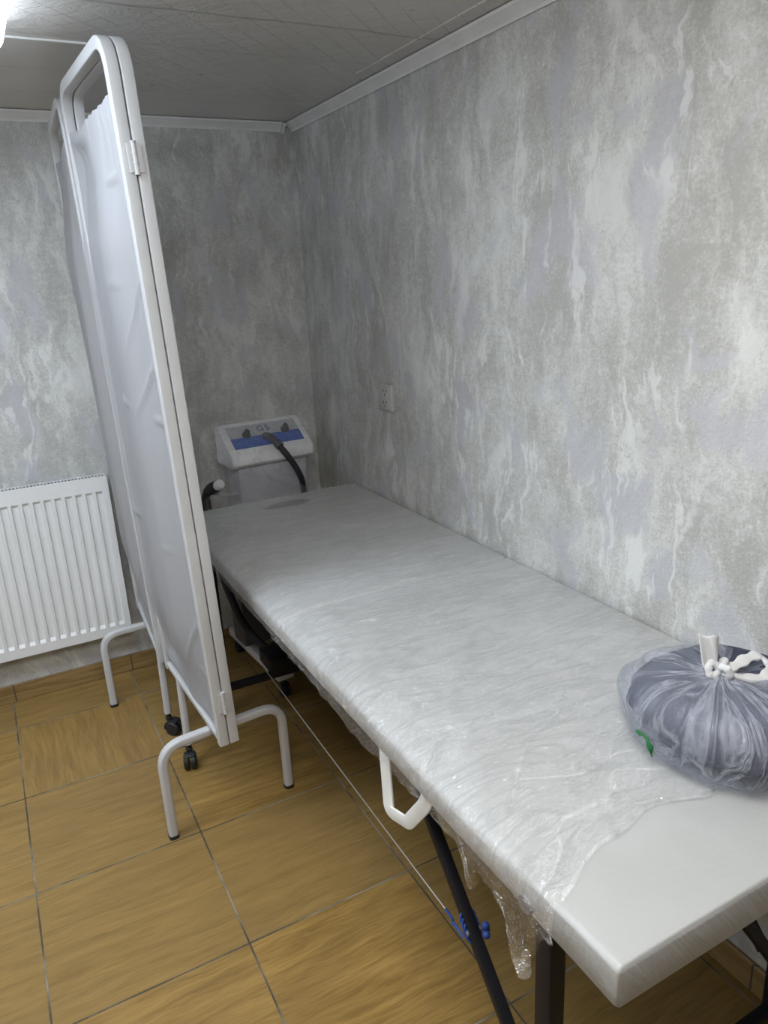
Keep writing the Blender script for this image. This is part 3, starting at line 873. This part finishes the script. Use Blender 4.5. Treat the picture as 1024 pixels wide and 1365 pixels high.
# loose packing film around the head and the body
def shroud():
    bm = bmesh.new(); rows = []
    lev = [(.958, .62), (.945, .90), (.90, 1.0), (.84, 1.04), (.78, 1.02), (.70, 1.10), (.60, 1.13), (.48, 1.16), (.36, 1.10), (.28, 1.02)]
    NA = 84
    for zi, (z, k) in enumerate(lev):
        row = []
        for i in range(NA + 1):
            t = 2*PI*i/NA; c, s = math.cos(t), math.sin(t)
            n = 3.4
            rr = (abs(c)**n + abs(s)**n) ** (-1/n)
            kk = k * (1 + .05 * mnoise.noise(V((c*2.2, s*2.2, z*7))) + .03 * mnoise.noise(V((c*6, s*6, z*9))))
            x = -.030 + rr * c * .205 * kk; y = .0 + rr * s * .098 * kk
            if z > .80 and y < 0: y = max(y, -.095)
            if z > .86: y = y if y > 0 else max(y, -.092 + (z - .86) * .75)
            q = mp(x, y, z); q.x = min(q.x, -.012); q.y = min(q.y, -.012)
            row.append(q)
        rows.append(row)
    grid(bm, rows); return link_bm('packing_film', bm, 'wrap', mac, angle=180)
shroud()

# ------------------------------------------------------------------ wall socket
def socket():
    t = thing('wall_socket', 'pale double wall socket on the right wall above the far half of the couch', 'socket', (0, -.640, 1.055))
    bm = bmesh.new(); box(bm, (-.0095, -.683, 1.012), (.001, -.597, 1.098), .003, 2); link_bm('face_plate', bm, 'socket', t)
    for z in (1.073, 1.036):
        bm = bmesh.new()
        for dy, dz, ang in ((-.010, .003, .5), (.010, .003, -.5), (0, -.010, 0)):
            mt = Matrix.Translation((-.0098, -.640+dy, z+dz)) @ Matrix.Rotation(ang, 4, 'X')
            box(bm, (-.0004, -.0014, -.0045), (.0008, .0014, .0045), 0, 1, mt)
        link_bm('slot', bm, 'dark', t, smooth=False)
socket()

# ------------------------------------------------------------------ ceiling lamp
def ceiling_lamp(x0, y0, x1, y1, label, mat):
    t = thing('ceiling_lamp', label, 'lamp', ((x0+x1)/2, (y0+y1)/2, ZC))
    bm = bmesh.new(); sweep(bm, [((x0+x1)/2, (y0+y1)/2, ZC + .001), ((x0+x1)/2, (y0+y1)/2, ZC - .014)], prof_rrect(x1-x0-.10, y1-y0-.10, .03, 6), side=(1, 0, 0))
    link_bm('lamp_base', bm, 'trim', t)
    bm = bmesh.new(); c = V(((x0+x1)/2, (y0+y1)/2, 0))
    sweep(bm, [c + V((0, 0, ZC-.012)), c + V((0, 0, ZC-.020)), c + V((0, 0, ZC-.050)), c + V((0, 0, ZC-.066)), c + V((0, 0, ZC-.070))], prof_rrect(x1-x0, y1-y0, .035, 6), side=(1, 0, 0), scale=[.96, 1, 1, .985, .96])
    link_bm('lamp_diffuser', bm, mat, t)
ceiling_lamp(-2.55, -1.50, -1.002, -.878, 'white glowing ceiling lamp at the upper left edge, above the folding screen', 'lamp')

# ------------------------------------------------------------------ bag
BC = V((-.224, -2.152, BZ + .0045))
def bag():
    t = thing('plastic_bag', 'knotted translucent plastic bag with a dark load, on the near end of the couch', 'bag', BC)
    R, Hh = .160, .128
    knot = V((-.040, -.010, .136))
    prof = [(.0, .000), (.55, .000), (.80, .004), (.93, .018), (1.0, .045), (.985, .070), (.90, .096), (.74, .118), (.52, .127), (.30, .131), (.15, .133), (.07, .136), (.05, .146)]
    pp = smooth_path([(a, 0, b) for a, b in prof], 5)
    NA = 150; rows = []
    bm = bmesh.new()
    for q in pp:
        rr, z = max(q.x, 0.0), q.z; row = []
        fk = max(0, min(1, (z - .05) / .10))
        for i in range(NA + 1):
            a = 2*PI*i/NA; c, s = math.cos(a), math.sin(a)
            pl = .050 * mnoise.noise(V((c*2.8, s*2.8, 1.0+z*2))) + .016 * mnoise.noise(V((c*7, s*7, z*9)))
            big = 1 + .07 * mnoise.noise(V((c*1.3, s*1.3, 5.0))) + .04 * mnoise.noise(V((c*2.6, s*2.6, z*9)))
            k = R * rr * big * (1 + pl * (.4 + 1.3 * fk) * (1.5 if rr < .6 else 1))
            dz = .006 * mnoise.noise(V((c*6, s*6, rr*2))) * (1 if z > .03 else .0)
            row.append(V((BC.x + k * c * 1.0 + knot.x * fk, BC.y + k * s * 1.02 + knot.y * fk, BC.z + max(0.0, z + dz if z > .003 else z))))
        rows.append(row)
    grid(bm, rows)
    bo = link_bm('bag_body', bm, 'bag', t, angle=180)
    # object origin at the knot so the pleats radiate from it
    off = V((BC.x + knot.x, BC.y + knot.y, 0)); bo.data.transform(Matrix.Translation(-off)); bo.location = bo.location + off
    K = BC + knot
    # knot: interlocked turns of twisted plastic
    bm = bmesh.new()
    pts = []
    for j in range(60):
        tt = 2*PI*j/60
        pts.append(K + V((.0085*(math.sin(tt) + 1.1*math.sin(2*tt)), .0080*(math.cos(tt) - 1.1*math.cos(2*tt)), .009*math.sin(3*tt) + .008)))
    sweep(bm, pts, prof_circle(.0058, 10), closed=True, scale=[1 + .15*math.sin(j*1.7) for j in range(60)])
    link_bm('knot', bm, 'bagwhite', t)
    # upright torn handle
    bm = bmesh.new(); rows = []
    for j in range(13):
        v = j / 12; w = .0105 + .0050 * v
        c = K + V((-.008 - .002*v, .012 + .004*v, .008 + .052 * v))
        row = []
        for i in range(9):
            a = i / 8 - .5
            row.append(c + V((w*2*a*.86, -w*2*a*.5, .003*math.sin(a*9) * v)) + V((.004*math.cos(a*7 + v*2), .004*math.cos(a*7 + v*2), 0)))
        rows.append(row)
    grid(bm, rows); h1 = link_bm('handle', bm, 'bagwhite', t, angle=180)
    sm = h1.modifiers.new('thickness', 'SOLIDIFY'); sm.thickness = .0012
    # drooping handle loop on the right
    bm = bmesh.new()
    q = smooth_path([K + V((.002, -.002, .004)), K + V((.024, -.026, -.002)), K + V((.052, -.038, -.004)), K + V((.074, -.030, .004)), K + V((.072, -.012, .014)), K + V((.048, -.008, .014)), K + V((.022, -.006, .008)), K + V((.004, .002, .006))], 7)
    sweep(bm, q, prof_rrect(.006, .016, .002, 2), side=(.35, -.3, .6), scale=[1 + .2*math.sin(k*.9) for k in range(len(q))])
    link_bm('handle', bm, 'bagwhite', t)
    # printed green letter wrapped over the lower left of the bag
    bm = bmesh.new(); arc = []
    def on_bag(ang, z):
        c, s = math.cos(ang), math.sin(ang)
        rr = lerp_tab([(.0, .86), (.018, .955), (.045, 1.02), (.07, 1.01), (.096, .93)], z)
        big = 1 + .07 * mnoise.noise(V((c*1.3, s*1.3, 5.0))) + .04 * mnoise.noise(V((c*2.6, s*2.6, z*9)))
        k = R * rr * big + .0015
        return V((BC.x + k*c, BC.y + k*s*1.02, BC.z + z))
    a0 = math.radians(172)
    for k in range(22):
        tt = math.radians(-60 + 200 * k / 21)
        arc.append(on_bag(a0 + .085 * math.cos(tt), .036 + .019 * math.sin(tt)))
    sweep(bm, arc, prof_rrect(.010, .0012, .0004, 2), side=(-.2, -.1, 1))
    link_bm('printed_letter', bm, 'green', t)
    return t
bag()

# dark folded clothes inside the bag
def bundle():
    bm = bmesh.new()
    bmesh.ops.create_icosphere(bm, subdivisions=5, radius=1.0)
    for v in bm.verts:
        p = v.co.copy(); n = 1 + .10*mnoise.noise(p*1.6 + V((3, 1, 0))) + .05*mnoise.noise(p*4)
        z = p.z
        v.co = V((BC.x + .004 + .149 * p.x * n, BC.y - .002 + .151 * p.y * n, BC.z + .0035 + .061 * (1 + max(-.92, z) * (1.0 + .1*n)) ))
    lo = min(v.co.z for v in bm.verts)
    for v in bm.verts: v.co.z += BC.z + .0012 - lo
    o = link_bm('clothing_bundle', bm, 'navy', None, angle=180)
    tag(o, 'dark navy bundle of folded cloth inside the knotted plastic bag', 'clothes')
bundle()

# ------------------------------------------------------------------ camera
cam_d = bpy.data.cameras.new('camera'); cam = bpy.data.objects.new('camera', cam_d); COL.objects.link(cam)
r = V((.879, -.474, -.048)); f = V((.439, .845, -.304)); f.normalize(); r = (r - f * r.dot(f)).normalized(); u = r.cross(f)
yaw_, pitch_, roll_ = CAMROT = (.479, .309, -.051)
cy, sy, cp, sp_ = math.cos(yaw_), math.sin(yaw_), math.cos(pitch_), math.sin(pitch_)
f = V((sy*cp, cy*cp, -sp_)); r0 = V((cy, -sy, 0)); u0 = r0.cross(f)
r = r0*math.cos(roll_) + u0*math.sin(roll_); u = -r0*math.sin(roll_) + u0*math.cos(roll_)
mat = Matrix((r, u, -f)).transposed().to_4x4(); mat.translation = V((-1.165, -2.818, 1.444))
cam.matrix_world = mat
cam_d.sensor_width = 36; cam_d.sensor_fit = 'AUTO'; cam_d.lens = 993.4 / 1365 * 36
cam_d.clip_start = .02
scene.camera = cam

# ------------------------------------------------------------------ light and colour
# the lamp over the near part of the room, out of frame behind the camera
ceiling_lamp(-1.35, -2.80, -.75, -2.20, 'white ceiling lamp over the near part of the room, behind the viewer', 'lamp2')
w = bpy.data.worlds.new('world'); scene.world = w; w.use_nodes = True
w.node_tree.nodes['Background'].inputs[0].default_value = (.8, .85, .9, 1); w.node_tree.nodes['Background'].inputs[1].default_value = .05
vs = scene.view_settings
scene.display_settings.display_device = 'sRGB'
vs.view_transform = 'Standard'; vs.look = 'None'; vs.exposure = 0.52; vs.gamma = 1.0; vs.use_curve_mapping = False
try:
    scene.cycles.use_denoising = True
    scene.cycles.max_bounces = 10; scene.cycles.transparent_max_bounces = 16; scene.cycles.sample_clamp_indirect = 6.0
except Exception: pass
